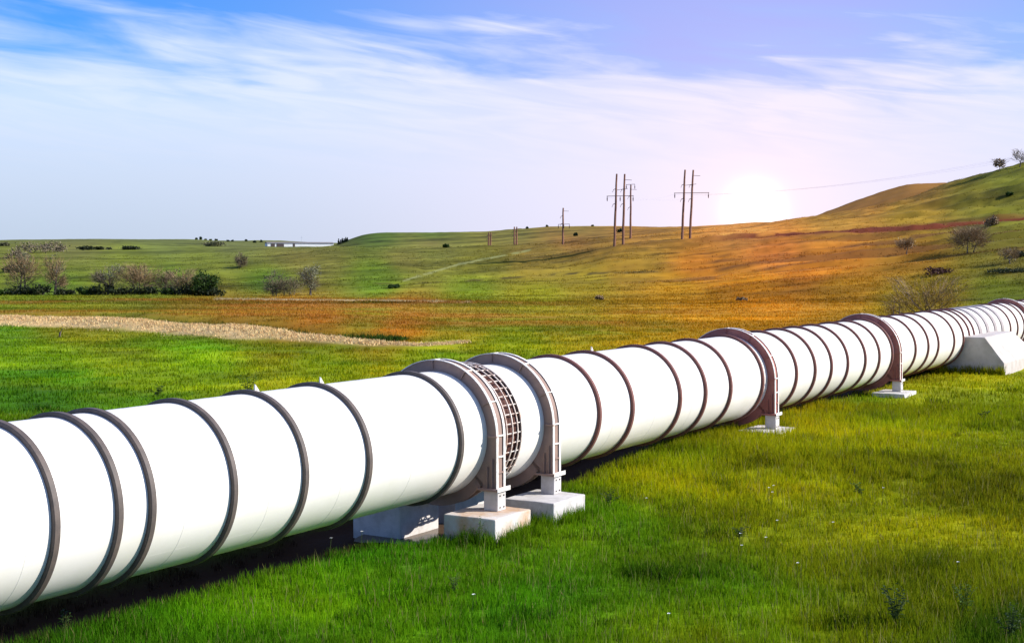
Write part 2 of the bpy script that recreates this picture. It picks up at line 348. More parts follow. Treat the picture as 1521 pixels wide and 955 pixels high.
# ground colour (growth, with warm sun flare painted into the slope and right meadow), blended between survey points given as bearing / apparent height
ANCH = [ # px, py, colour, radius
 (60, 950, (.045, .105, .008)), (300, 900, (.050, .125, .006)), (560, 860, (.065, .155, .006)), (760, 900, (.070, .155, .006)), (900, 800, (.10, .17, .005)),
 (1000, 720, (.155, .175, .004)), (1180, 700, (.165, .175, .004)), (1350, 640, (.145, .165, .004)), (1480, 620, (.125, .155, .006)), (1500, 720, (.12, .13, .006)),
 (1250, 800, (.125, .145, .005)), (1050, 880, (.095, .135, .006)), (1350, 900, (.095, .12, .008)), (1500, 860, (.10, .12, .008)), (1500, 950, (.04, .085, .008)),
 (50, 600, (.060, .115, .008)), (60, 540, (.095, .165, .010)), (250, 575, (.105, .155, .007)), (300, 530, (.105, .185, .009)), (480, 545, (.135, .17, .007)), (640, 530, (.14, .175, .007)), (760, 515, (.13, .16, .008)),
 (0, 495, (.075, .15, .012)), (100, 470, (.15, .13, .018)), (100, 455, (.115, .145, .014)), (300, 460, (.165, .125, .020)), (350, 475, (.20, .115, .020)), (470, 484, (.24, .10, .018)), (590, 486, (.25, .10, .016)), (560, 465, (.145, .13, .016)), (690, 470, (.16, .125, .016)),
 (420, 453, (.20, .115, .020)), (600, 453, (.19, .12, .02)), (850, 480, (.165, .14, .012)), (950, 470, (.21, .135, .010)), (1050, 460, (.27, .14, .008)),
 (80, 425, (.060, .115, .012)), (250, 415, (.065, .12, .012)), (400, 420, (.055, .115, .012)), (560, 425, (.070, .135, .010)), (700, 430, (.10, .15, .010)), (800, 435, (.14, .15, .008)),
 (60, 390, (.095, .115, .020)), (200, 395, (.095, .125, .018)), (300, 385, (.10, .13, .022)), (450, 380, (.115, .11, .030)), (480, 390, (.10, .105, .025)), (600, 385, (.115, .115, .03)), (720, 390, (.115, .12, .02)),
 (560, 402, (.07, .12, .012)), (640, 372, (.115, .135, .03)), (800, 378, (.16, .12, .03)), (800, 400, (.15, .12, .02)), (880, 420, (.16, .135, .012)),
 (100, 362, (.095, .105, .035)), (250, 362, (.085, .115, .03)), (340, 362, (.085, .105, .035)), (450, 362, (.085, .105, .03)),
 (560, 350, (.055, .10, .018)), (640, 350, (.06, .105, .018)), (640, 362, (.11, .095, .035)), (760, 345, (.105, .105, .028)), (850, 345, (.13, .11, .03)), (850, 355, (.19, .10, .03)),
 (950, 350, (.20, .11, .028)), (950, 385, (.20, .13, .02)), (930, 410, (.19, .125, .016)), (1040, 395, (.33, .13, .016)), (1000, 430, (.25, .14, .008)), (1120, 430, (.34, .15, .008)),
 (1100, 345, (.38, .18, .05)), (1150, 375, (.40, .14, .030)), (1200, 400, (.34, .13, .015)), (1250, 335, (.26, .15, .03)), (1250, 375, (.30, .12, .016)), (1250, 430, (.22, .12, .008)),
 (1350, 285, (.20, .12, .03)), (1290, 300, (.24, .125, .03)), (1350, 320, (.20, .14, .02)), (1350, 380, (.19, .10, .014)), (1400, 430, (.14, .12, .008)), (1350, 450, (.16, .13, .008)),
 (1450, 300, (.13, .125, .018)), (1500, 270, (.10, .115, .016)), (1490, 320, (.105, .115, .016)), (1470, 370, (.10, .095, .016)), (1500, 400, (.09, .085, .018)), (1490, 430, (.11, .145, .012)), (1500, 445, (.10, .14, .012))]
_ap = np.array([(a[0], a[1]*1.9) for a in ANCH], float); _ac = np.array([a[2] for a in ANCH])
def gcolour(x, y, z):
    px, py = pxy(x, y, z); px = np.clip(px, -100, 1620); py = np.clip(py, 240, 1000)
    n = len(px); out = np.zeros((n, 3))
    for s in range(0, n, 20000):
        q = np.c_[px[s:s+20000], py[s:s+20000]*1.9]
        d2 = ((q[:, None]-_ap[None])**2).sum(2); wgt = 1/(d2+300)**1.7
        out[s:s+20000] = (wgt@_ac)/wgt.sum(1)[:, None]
    t, w = tw(x, y); near = 1-sstep(60, 130, y)
    # patches of growth: lush, yellowed, thin
    a = fbm(x*.35, y*.35, 51, 4); b = fbm(x*.11+5, y*.11, 57, 4); c = fbm(x*1.1, y*1.1, 59, 3)
    out *= (1+near*((a-.5)*1.0+(c-.5)*.55))[:, None]
    lush = sstep(.52, .68, b)*near; out = out*(1-lush[:, None]*np.array([.42, .12, .1]))
    yel = sstep(.56, .72, a)*near; out = out*(1+yel[:, None]*np.array([.22, .08, 0]))
    far = 1-near
    s1 = fbm(x*.018, y*.07, 61, 5); s2 = fbm(x*.06, y*.30, 63, 4); s3 = fbm(x*.25, y*.8, 65, 3)
    out *= (1+far*((s1-.5)*1.3+(s2-.5)*1.1+(s3-.5)*.7))[:, None]
    # second hill behind the right-hand one: tinted more orange; far left ridge greyed, haze put into its colour
    k = sstep(425, 470, y)*sstep(90, 125, x); out = out*(1-.75*k[:, None])+.75*k[:, None]*np.array([.21, .105, .028])
    k = sstep(560, 760, y)*sstep(-40, -140, x); out = out*(1-.5*k[:, None])+.5*k[:, None]*np.array([.075, .095, .045])
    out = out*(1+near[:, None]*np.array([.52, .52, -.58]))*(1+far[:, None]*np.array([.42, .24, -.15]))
    # rusty tinge in the flowering field
    fld = sstep(92, 104, y)*(1-sstep(165, 185, y))*(1-sstep(0, 30, x)); p = fld*sstep(.45, .64, fbm(x*.05, y*.12, 71, 4))*.85
    out = out*(1-p[:, None]*.62)+p[:, None]*.62*np.array([.36, .13, .02])
    # bare red earth in the cut across the right-hand slope and along the ledges
    cut = sstep(30, 60, x)*np.exp(-((y-(262-.16*(x-35)*1.0+3*fbm(x*.05, y*0, 77, 2)))/8.)**2)
    cut = np.clip(cut*1.5, 0, 1)*sstep(.25, .42, fbm(x*.12, y*.2, 79, 3)+.15)
    out = out*(1-cut[:, None])+cut[:, None]*np.array([.15, .036, .015])
    led = sstep(8, 35, x)*sstep(172, 190, y)*(1-sstep(232, 258, y))*sstep(.55, .66, fbm(x*.05, y*.16, 81, 4))
    out = out*(1-.7*led[:, None])+.7*led[:, None]*np.array([.13, .050, .018])
    # worn tracks
    for pts, wd, cc in (([(320, 444.5), (480, 445.5), (600, 447), (700, 449)], .8, (.42, .33, .17)), ([(440, 423), (620, 420), (700, 417), (840, 407), (1000, 403)], .9, (.07, .05, .015)), ([(600, 417), (680, 393), (760, 377), (790, 371)], 1.0, (.26, .26, .09))):
        pts = np.array(pts, float); m = np.abs(py-np.interp(px, pts[:, 0], pts[:, 1])); k = (px > pts[0, 0]) & (px < pts[-1, 0]) & (y > 150)
        k = k*np.clip(1.6-m/wd, 0, 1)*sstep(.25, .5, fbm(x*.2, y*.1, 85, 3)); out = out*(1-k[:, None])+k[:, None]*np.array(cc)
    # straw bank and the dark ditch edge beyond it
    sd, on = strip_dist(x, y); j = 1.8*(fbm(x*.3, y*.3, 91, 3)-.5)
    k = on*sstep(4.6, 2.6, np.abs(sd+j)*(1+1.5*(1-on))); out = out*(1-k[:, None])+k[:, None]*(np.array([.60, .42, .19])*(.75+.5*fbm(x*.8, y*.8, 93, 3))[:, None])
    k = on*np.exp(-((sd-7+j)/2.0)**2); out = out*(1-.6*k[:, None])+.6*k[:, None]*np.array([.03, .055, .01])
    # earth under the pipe
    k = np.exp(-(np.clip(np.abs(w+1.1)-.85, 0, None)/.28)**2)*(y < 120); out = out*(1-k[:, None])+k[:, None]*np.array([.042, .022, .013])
    return np.clip(out, .004, .7)

def build_ground():
    a = np.linspace(-1, 1, 560); u = .46*a+.75*np.sign(a)*np.abs(a)**5
    yr = np.concatenate([np.linspace(-23, 6, 14), np.linspace(7, 36, 120)[0:], np.exp(np.linspace(math.log(36.3), math.log(420), 330)), np.exp(np.linspace(math.log(424), math.log(7000), 130))])
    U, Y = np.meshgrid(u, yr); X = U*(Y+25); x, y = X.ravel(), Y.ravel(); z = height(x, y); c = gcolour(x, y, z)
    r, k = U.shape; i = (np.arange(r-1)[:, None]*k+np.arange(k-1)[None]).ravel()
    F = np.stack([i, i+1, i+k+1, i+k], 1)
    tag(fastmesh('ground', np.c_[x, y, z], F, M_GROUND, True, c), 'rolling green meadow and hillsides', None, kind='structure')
build_ground()

# ------------------------------------------------------------------ grass (uncountable): blades as real faces
def blades(name, x, y, hgt, wid, nb, col, m, spread, label, lean=.45, dead=0.):
    """nb blades per tuft, two faces each"""
    n = len(x); z = height(x, y); X = np.repeat(x, nb); Y = np.repeat(y, nb); Z = np.repeat(z, nb)-.01
    N_ = len(X); ang = RNG.uniform(0, 2*np.pi, N_); rr = np.repeat(spread, nb)*np.sqrt(RNG.random(N_)); X = X+rr*np.cos(ang); Y = Y+rr*np.sin(ang)
    hh = np.repeat(hgt, nb)*RNG.uniform(.45, 1.15, N_); ww = np.repeat(wid, nb)*RNG.uniform(.6, 1.3, N_)
    a = RNG.uniform(0, 2*np.pi, N_); b = RNG.uniform(0, 2*np.pi, N_); ln = RNG.uniform(.05, lean, N_)*hh
    sx, sy = np.cos(a)*ww/2, np.sin(a)*ww/2; lx, ly = np.cos(b)*ln, np.sin(b)*ln
    V = np.empty((N_, 5, 3))
    V[:, 0] = np.c_[X-sx, Y-sy, Z]; V[:, 1] = np.c_[X+sx, Y+sy, Z]
    V[:, 2] = np.c_[X+sx*.75+lx*.4, Y+sy*.75+ly*.4, Z+hh*.55]; V[:, 3] = np.c_[X-sx*.75+lx*.4, Y-sy*.75+ly*.4, Z+hh*.55]
    V[:, 4] = np.c_[X+lx, Y+ly, Z+hh]
    k = np.arange(N_)*5
    F = np.concatenate([np.stack([k, k+1, k+2], 1), np.stack([k, k+2, k+3], 1), np.stack([k+3, k+2, k+4], 1)])
    C = np.repeat(col, nb, 0)*RNG.uniform(.72, 1.3, (N_, 1))*np.c_[RNG.uniform(.85, 1.18, N_), np.ones(N_), np.ones(N_)]
    if dead: 
        q = RNG.random(N_) < dead; C[q] = np.array([.26, .22, .08])*RNG.uniform(.6, 1.2, (q.sum(), 1))
    o = fastmesh(name, V.reshape(-1, 3), F, m, False, np.clip(np.repeat(C, 5, 0), 0, .8))
    return tag(o, label, 'grass', kind='stuff')
def scatter(n, d0, d1, margin=1.25, bias=1.0):
    d = d0*(d1/d0)**(RNG.random(n)**bias) if bias != 2 else np.sqrt(RNG.uniform(d0*d0, d1*d1, n))
    x = RNG.uniform(-1, 1, n)*(.345*margin*d+4.5); return x, d
def build_grass():
    x, y = scatter(54000, 8.5, 40, bias=.75); t, w = tw(x, y)
    n = fbm(x*.5, y*.5, 101, 3); p = fbm(x*.16, y*.16, 103, 3)
    keep = ~((w > -1.9) & (w < -.42+.35*n-.1*sstep(2.5, 6, t)+.15*sstep(-1, .5, t)*sstep(3, 2, t)) & (t < 60)) & ~((t > -.5) & (t < 1.9) & (w > -2.2) & (w < .55+.2*n))
    for (t0, t1, w0, w1) in FOOT: keep &= ~((t > t0-.02) & (t < t1+.02) & (w > w0-.02) & (w < w1+.02))
    keep &= ~(RNG.random(len(x)) < .30*sstep(.58, .70, n))
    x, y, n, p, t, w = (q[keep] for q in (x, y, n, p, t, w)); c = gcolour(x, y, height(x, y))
    h = (.09+.17*sstep(.35, .7, p)*RNG.uniform(.5, 1, len(x))+.05*n)*(1+.35*sstep(6, 0, w)*(w > 0))
    blades('meadow_grass', x, y, h, .0055+.0003*y, 18, c*1.08, M_GRASS, .09+.05*n+.002*y, 'long green meadow grass in front of and behind the white pipeline', dead=.035)
    x, y = scatter(36000, 38, 188, bias=.85); t, w = tw(x, y); n = fbm(x*.3, y*.3, 105, 3)
    sd, on = strip_dist(x, y); keep = ~((w > -1.9) & (w < -.5) & (t < 60)) & ~((np.abs(sd) < 4) & (on > 0))
    for (t0, t1, w0, w1) in FOOT: keep &= ~((t > t0-.05) & (t < t1+.05) & (w > w0-.05) & (w < w1+.05))
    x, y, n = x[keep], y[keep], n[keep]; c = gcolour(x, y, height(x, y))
    blades('field_grass', x, y, .10+.14*n*RNG.uniform(.4, 1, len(x)), .012+.0004*y, 9, c*1.05, M_GRASS, .22+.003*y, 'short grass covering the fields behind the pipeline')
    # longer growth hugging the footings
    P = []
    for (t0, t1, w0, w1) in (FOOT[0], FOOT[1]):
        for k in range(150):
            e = RNG.random(); o = RNG.uniform(.03, .28)
            if k % 3: P.append((t0+(t1-t0)*e, w1+o))
            else: P.append((t0-o, w0+.45+(w1-w0-.4)*e))
    P += [(35.2-RNG.uniform(.05, .7), RNG.uniform(-2.7, .5)) for k in range(420)]+[(35.2-RNG.uniform(.05, .3), RNG.uniform(.5, 2.6)) for k in range(60)]
    x, y = xy(*np.array(P).T); blades('footing_grass', x, y, RNG.uniform(.16, .34, len(x))*np.where(y > 45, 1.35, 1), np.where(y > 45, .022, .012), 15, gcolour(x, y, height(x, y)), M_GRASS, np.full(len(x), .08), 'longer grass growing round the concrete footings', lean=.5)
    # coarse growth on the slopes
    x, y = scatter(42000, 150, 420); x = RNG.uniform(-.46, .46, len(x))*y; n = fbm(x*.08, y*.12, 109, 3); q = RNG.random(len(x)) < .25+1.1*sstep(.42, .62, n); x, y, n = x[q], y[q], n[q]
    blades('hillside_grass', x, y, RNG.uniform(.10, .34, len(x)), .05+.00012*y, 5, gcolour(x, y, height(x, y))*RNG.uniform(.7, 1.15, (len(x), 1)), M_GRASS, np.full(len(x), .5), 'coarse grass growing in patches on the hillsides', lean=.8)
    # dark tussocks standing out of the meadow
    cx, cy = scatter(150, 10, 45, bias=.8); t, w = tw(cx, cy); q = (w > 1.9) | (w < -3.2); cx, cy = cx[q], cy[q]; k = 11
    rr = RNG.uniform(.12, .45, len(cx)); x = np.repeat(cx, k)+np.repeat(rr*1.7, k)*RNG.normal(0, .6, len(cx)*k); y = np.repeat(cy, k)+np.repeat(rr, k)*RNG.normal(0, .6, len(cx)*k)
    c = gcolour(x, y, height(x, y))*np.array([.52, .62, .8]); blades('grass_tussocks', x, y, np.repeat(RNG.uniform(.16, .34, len(cx)), k), .008+.0003*y, 15, c, M_GRASS, np.full(len(x), .1), 'darker grass tussocks standing out of the meadow', lean=.6, dead=.04)
    # sparse tall seed stalks
    x, y = scatter(1500, 9, 34, bias=.8); t, w = tw(x, y); q = ((w > .3) & ~((t > 0) & (t < 3.3) & (w < 1.8))) | (w < -2.4); x, y = x[q], y[q]
    blades('seed_stalks', x, y, RNG.uniform(.3, .52, len(x)), np.full(len(x), .006), 3, np.array([.30, .27, .09])*RNG.uniform(.5, 1.2, (len(x), 1)), M_GRASS, np.full(len(x), .12), 'pale thin seed stalks rising above the meadow grass', lean=.35)
    # straw bank
    i = RNG.random(5200); x = STRIP_XY[0, 0]+(STRIP_XY[-1, 0]-STRIP_XY[0, 0])*i; d = np.interp(x, STRIP_XY[:, 0], STRIP_XY[:, 1]); q = RNG.normal(0, 1.7, len(x))*np.clip((STRIP_XY[-1, 0]-x)/14, .12, 1); y = d+np.clip(q, -4.6, 4.6)-1.8*(fbm(x*.3, d*.3, 91, 3)-.5)
    c = np.array([.64, .46, .22])*RNG.uniform(.85, 1.12, (len(x), 1))
    tag(blades('dry_reeds', x, y, RNG.uniform(.06, .22, len(x)), np.full(len(x), .05), 9, c, M_STRAW, np.full(len(x), .5), 'pale straw bank of dry cut reeds along the ditch', lean=1.4), 'pale straw coloured bank of dry reeds along the ditch', 'dry reeds')
    # rank dark growth on the ditch edge beyond the straw
    x = STRIP_XY[0, 0]+(STRIP_XY[-1, 0]-4-STRIP_XY[0, 0])*RNG.random(2600); d = np.interp(x, STRIP_XY[:, 0], STRIP_XY[:, 1]); y = d+6.2+RNG.normal(0, 1.0, len(x))
    h = .22+.4*sstep(.35, .65, fbm(x*.2, y*.2, 107, 3)); c = np.array([.032, .062, .009])*RNG.uniform(.7, 1.6, (len(x), 1))
    tag(blades('ditch_growth', x, y, h, np.full(len(x), .06), 12, c, M_GRASS, np.full(len(x), .5), '', lean=.7), 'dark green rank growth along the ditch behind the straw bank', 'ground cover')

# ------------------------------------------------------------------ pipeline
R = 1.083
def lathe_strip(r, t0, t1, n=128, segs=1):
    V = []; F = []
    for k in range(segs+1):
        tt = t0+(t1-t0)*k/segs
        for i in range(n): a = 2*math.pi*i/n; V.append((r*math.cos(a), tt, r*math.sin(a)))
    for k in range(segs):
        for i in range(n): F.append((k*n+i, (k+1)*n+i, (k+1)*n+(i+1) % n, k*n+(i+1) % n))
    return V, F
def ring_profile(prof, n=128):
    """closed (r, y) profile revolved round the pipe axis"""
    V = []; F = []; m = len(prof)
    for i in range(n):
        a = 2*math.pi*i/n
        for r, y in prof: V.append((r*math.cos(a), y, r*math.sin(a)))
    for i in range(n):
        for k in range(m): F.append((i*m+k, i*m+(k+1) % m, ((i+1) % n)*m+(k+1) % m, ((i+1) % n)*m+k))
    return V, F
def autosmooth(o, ang=35):
    me = o.data; me.polygons.foreach_set('use_smooth', [True]*len(me.polygons))
    bm = bmesh.new(); bm.from_mesh(me); bmesh.ops.recalc_face_normals(bm, faces=bm.faces)
    for e in bm.edges:
        if len(e.link_faces) == 2 and e.calc_face_angle(0) > math.radians(ang): e.smooth = False
    bm.to_mesh(me); bm.free(); return o
RINGS = [-22.6, -21.1, -19.4, -18., -16.5, -15., -13.6, -12.2, -10.9, -9.6, -8.19, -7.27, -6.75, -5.33, -3.91, -2.46, 0., 4.86, 6.31, 8.65, 10.05, 11.55, 13.64,
         16.13, 17.64, 19.06, 20.57, 22.31, 23.8, 25.25, 28.1, 29.81, 31.23, 33.61, 35.09, 36.1, 36.92, 44.01, 45.6, 47.1, 49.6, 51, 52.5, 54, 55.6, 57.1, 58.6, 60.1, 61.6, 63.1, 65, 67, 69, 71, 73, 75, 77, 79, 81, 83, 85, 87, 89, 91, 93]
WIDE = [38.12, 39.5, 41.0, 42.4]
def build_pipe():
    p = thing('pipeline', 'long white steel pipeline with dark hoops crossing the meadow diagonally', 'pipeline', (PX, PY, PZ), PIPE_ROT)
    MB_ = MB
    v, f = lathe_strip(R, -26, 1.12, 160, 30); v2, f2 = lathe_strip(R, 1.86, 96, 160, 90)
    obj('pipe_shell', v, f, M_WHITE, p, True); obj('pipe_shell', v2, f2, M_WHITE, p, True)
    proto = {}
    for m, nm in ((M_RING, 'a'), (M_RINGR, 'b')):
        proto[nm] = autosmooth(obj('stiffening_ring', *ring_profile([(R-.01, -.045), (1.135, -.045), (1.145, -.037), (1.145, .037), (1.135, .045), (R-.01, .045)]), m, p)).data
    for o in [o for o in p.children if o.name.startswith('stiffening_ring')]: bpy.data.objects.remove(o)
    for t in RINGS:
        o = link(bpy.data.objects.new('stiffening_ring', proto['a' if t < 4 else 'b']), p); o.location = (0, t, 0)
    first = None
    for t in WIDE:
        if first is None: first = autosmooth(obj('wide_band', *ring_profile([(R-.01, -.22), (1.13, -.22), (1.13, .22), (R-.01, .22)]), mat('grey_band_paint', (.34, .30, .29), .6, var=(.26, .21, .20), vscale=3), p)); o = first
        else: o = link(first.copy(), p)
        o.location = (0, t, 0)
    # plate seams: flattened weld beads round and along the shell
    m = M_WHITE
    for t in (-8.55, -6.15, -4.6, -3.05, -1.3, 5.55, 7.5, 9.4):
        autosmooth(obj('weld_seam', *ring_profile([(R-.004, t-.006), (R+.002, t-.003), (R+.002, t+.003), (R-.004, t+.006)], 96), m, p))
    for t0, t1, a in ((-6.7, -5.9, -38), (-5.25, -4.4, -40), (-3.3, -2.52, -36), (-1.6, -.05, -43), (6.4, 7.6, -40)):
        a = math.radians(a); s = MB()
        s.tube([((R-.004)*math.cos(a), t0, (R-.004)*math.sin(a)), ((R-.004)*math.cos(a), t1, (R-.004)*math.sin(a))], .005, 6); s.build('weld_seam', m, p)
    # small lifting lugs on some hoops
    for t in (-3.91, -2.46, 6.31):
        a = math.radians(84); s = MB(); c, q = math.cos(a), math.sin(a)
        pr = [((R)*c-.012*q*k, t+.02+.14*j, R*q+.012*c*k) for k in (-1, 1) for j in (0, 1)]; tip = [(1.235*c-.012*q*k, t+.02, 1.235*q+.012*c*k) for k in (-1, 1)]
        s.add([pr[0], pr[1], tip[0], pr[2], pr[3], tip[1]], [(0, 1, 2), (5, 4, 3), (0, 3, 4, 1), (1, 4, 5, 2), (2, 5, 3, 0)]); s.build('lifting_lug', M_EDGE, p)
    # expansion joint behind a cage of bars
    j = autosmooth(obj('expansion_joint', *ring_profile([(1.0, .9), (1.04, .9)]+[(1.045+.022*(k % 2), 1.0+.08*k) for k in range(13)]+[(1.04, 2.05), (1.0, 2.05)], 128), M_RUST, p), 60)
    s = MB()
    for k in range(44):
        a = 2*math.pi*k/44; c, q = math.cos(a), math.sin(a)
        s.tube([(1.175*c, 1.06, 1.175*q), (1.175*c, 1.5, 1.175*q), (1.155*c, 1.92, 1.155*q)], .011, 5)
    s.build('cage_bars', M_CAGE, j)
    for t, r in ((1.28, 1.19), (1.48, 1.187), (1.66, 1.178), (1.80, 1.172)):
        autosmooth(obj('cage_hoop', *ring_profile([(r, t-.012), (r+.016, t-.012), (r+.016, t+.012), (r, t+.012)], 96), M_CAGE, j))
    autosmooth(obj('sealing_flange', *ring_profile([(1.02, 1.86), (1.135, 1.86), (1.135, 1.90), (1.02, 1.90)], 128), M_RING, j))
build_pipe()

# ------------------------------------------------------------------ supports
RO = 1.29; ZB = -.87
def arch_outer(ro, zb, n=40):
    pts = [(ro, zb), (ro, zb*.55), (ro, zb*.25)]
    for i in range(n+1): a = math.pi*i/n; pts.append((ro*math.cos(a), ro*math.sin(a)))
    return pts+[(-ro, zb*.25), (-ro, zb*.55), (-ro, zb)]
def strip_box(pts, w, t0, t1):
    """band following an open outline, w thick inwards"""
    V = []; F = []; n = len(pts)
    for i, (a, b) in enumerate(pts):
        p0 = np.array(pts[max(i-1, 0)]); p1 = np.array(pts[min(i+1, n-1)]); d = (p1-p0)/np.linalg.norm(p1-p0); nn = np.array([-d[1], d[0]])  # inward
        c = np.array([a, b])+nn*w
        V += [(a, t0, b), (a, t1, b), (c[0], t1, c[1]), (c[0], t0, c[1])]
    for i in range(n-1):
        k = 4*i
        for q in range(4): F.append((k+q, k+(q+1) % 4, k+4+(q+1) % 4, k+4+q))
    F += [(0, 1, 2, 3), (4*n-1, 4*n-2, 4*n-3, 4*n-4)]; return V, F
def plate(t0, t1):
    outer = arch_outer(RO-.012, ZB)
    li = 1.0; bot = [(-li, ZB)]; a0 = math.acos(li/1.27)
    for i in range(25):
        a = math.pi+a0+(math.pi-2*a0)*i/24; bot.append((1.27*math.cos(a), 1.27*math.sin(a)))
    out = outer+bot+[(li, ZB)]
    V = []; F = []; n = len(out)
    for (a, b) in out:
        q = math.atan2(b, a); i = (1.075*math.cos(q), 1.075*math.sin(q)); V += [(a, t0, b), (a, t1, b), (i[0], t1, i[1]), (i[0], t0, i[1])]
    for i in range(n):
        k = 4*i; l = 4*((i+1) % n)
        for q in range(4): F.append((k+q, k+(q+1) % 4, l+(q+1) % 4, l+q))
    return V, F
def build_support(label, gm, hp, zped):
    """portal ring girder: two plates, recessed web, white flange edges, pedestals. Local +Y along the pipe, +X to the sunny side"""
    s = thing('pipe_support', label, 'pipe support')
    for a in (0, .22): autosmooth(obj('girder_plate', *plate(a+.02, a+.045), gm, s), 40)
    autosmooth(obj('girder_web', *strip_box(arch_outer(RO-.024, ZB+.002), .02, .0455, .2395), gm, s), 40)
    for a in (0, .225): autosmooth(obj('edge_flange', *strip_box(arch_outer(RO, ZB+.001), .012, a, a+.06), M_EDGE, s), 40)
    for ang in (28, 60, 92, 124, 152):
        a = math.radians(ang); c, q = math.cos(a), math.sin(a); m = MB(); w = .008
        P = [(r*c-k*w*q, y, r*q+k*w*c) for k in (-1, 1) for r in (RO-.022, RO+.004) for y in (.0615, .2235)]
        m.add(P, [(0, 1, 3, 2), (4, 6, 7, 5), (0, 4, 5, 1), (2, 3, 7, 6), (0, 2, 6, 4), (1, 5, 7, 3)]); m.build('stiffener_plate', M_EDGE, s)
        m = MB(); P = [(r*c-k*.006*q, y, r*q+k*.006*c) for k in (-1, 1) for r in (1.12, RO-.02) for y in (-.02, .0195)]
        m.add(P, [(0, 1, 3, 2), (4, 6, 7, 5), (0, 4, 5, 1), (2, 3, 7, 6), (0, 2, 6, 4), (1, 5, 7, 3)]); m.build('stiffener_rib', gm, s)
    for sx in (1, -1):
        X = lambda a, b: (min(sx*a, sx*b), max(sx*a, sx*b))
        for z in (.03, -.33, -.60):
            m = MB(); m.box(*X(RO-.022, RO+.006), .0615, .2235, z-.012, z+.012); m.build('stiffener_plate', M_EDGE if z > -.5 else gm, s)
        m = MB(); m.box(*X(1.13, RO+.01), -.03, .0192, .005, .03); m.build('splice_bracket', gm, s)
        for w in (1.10, 1.2):
            m = MB(); m.box(*X(w, w+.012), -.02, .0194, ZB+.002, -.36 if w > 1.15 else -.5); m.build('stiffener_rib', gm, s)
        m = MB(); m.box(*X(.94, 1.345), -.06, .345, ZB-.04, ZB); b = bevel(m.build('base_plate', M_EDGE if False else gm, s), .006, 1)
        m = MB(); m.box(*X(1.346, 1.352), -.062, .347, ZB-.045, ZB+.03); m.build('base_plate_edge', M_EDGE, s)
        m = MB(); m.box(*X(1.02, 1.305), .012, .272, ZB-.04-hp, ZB-.042); pd = bevel(m.build('pedestal', M_CONC, s), .008, 1)
        for zz in (ZB-.12, ZB-.04-hp+.06):
            for yy in (.08, .20):
                m = MB(); m.tube([(sx*1.30, yy, zz), (sx*1.318, yy, zz)], .014, 6); m.build('bolt', M_BOLT, pd)
    return s
def put_local(o, t, w=0, z=PZ):
    x, y = xy(t, w); o.location = (x, y, z); o.rotation_euler = (0, 0, PIPE_ROT); return o
SUP = [(.80, M_GIRD, .34, 'nearest portal support of the pipeline, grey brown with white edges, left of the rusty cage'),
       (2.72, M_GIRD, .34, 'second portal support of the pipeline, grey brown with white edges, right of the rusty cage'),
       (14.02, M_GIRDR, .355, 'reddish portal support standing on the middle concrete slab in the grass'),
       (25.52, M_GIRDR, .355, 'reddish portal support on the far slab, nearer than the sloping concrete block'),
       (48.0, M_GIRDR, .36, 'farthest portal support, cut by the right edge beyond the sloping block')]
for t, gm, hp, lab in SUP:
    s = build_support(lab, gm, hp, 0); put_local(s, t); s['group'] = 'portal supports carrying the pipeline'

# ------------------------------------------------------------------ concrete footings
FOOT = [(.18, 1.32, .62, 1.66), (1.97, 3.12, .70, 1.74), (.22, 1.38, -1.36, -.32), (1.95, 3.1, -1.6, -.35), (13.3, 14.75, .55, 1.62), (24.85, 26.3, .55, 1.62), (13.5, 14.7, -1.62, -.75), (25, 26.2, -1.62, -.75), (47.3, 48.9, .6, 1.65), (47.3, 48.9, -1.65, -.6), (35.25, 42, -2.7, 2.7)]
ZT = PZ+ZB-.04-.34
def footing(idx, z0, z1, m, label, name='concrete_footing', rough=.012, bv=.025):
    t0, t1, w0, w1 = FOOT[idx]; cx, cy = xy((t0+t1)/2, (w0+w1)/2); s = MB(); s.box(-(w1-w0)/2, (w1-w0)/2, -(t1-t0)/2, (t1-t0)/2, 0, z1-z0)
    o = s.build(name, m); bevel(o, bv, 2); roughen(o, rough, 2, 3.); o.location = (cx, cy, z0); o.rotation_euler = (0, 0, PIPE_ROT)
    return tag(o, label, 'footing', 'concrete footings under the pipe supports')
footing(0, -.35, ZT, M_CONCR, 'rust stained concrete footing under the sunny leg of the nearest support')
footing(1, -.30, ZT, M_CONC, 'clean white concrete footing under the sunny leg of the second support')
footing(2, -.45, ZT, M_CONC, 'shaded concrete footing standing by the puddle behind the pipe')
footing(3, -.45, ZT, M_CONC, 'shaded footing mostly hidden behind the rust stained footing')
for i, lab in ((4, 'low white slab in the grass under the middle reddish support'), (5, 'low white slab in the grass under the far reddish support'), (6, 'hidden slab under the shaded leg of the middle reddish support'), (7, 'hidden slab under the shaded leg of the far reddish support'),
               (8, 'slab under the sunny leg of the farthest support'), (9, 'slab under the shaded leg of the farthest support')):
    if i in (4, 5, 8): footing(i, .0, PZ+ZB-.04-.354, M_CONC, lab, rough=.02, bv=.02)
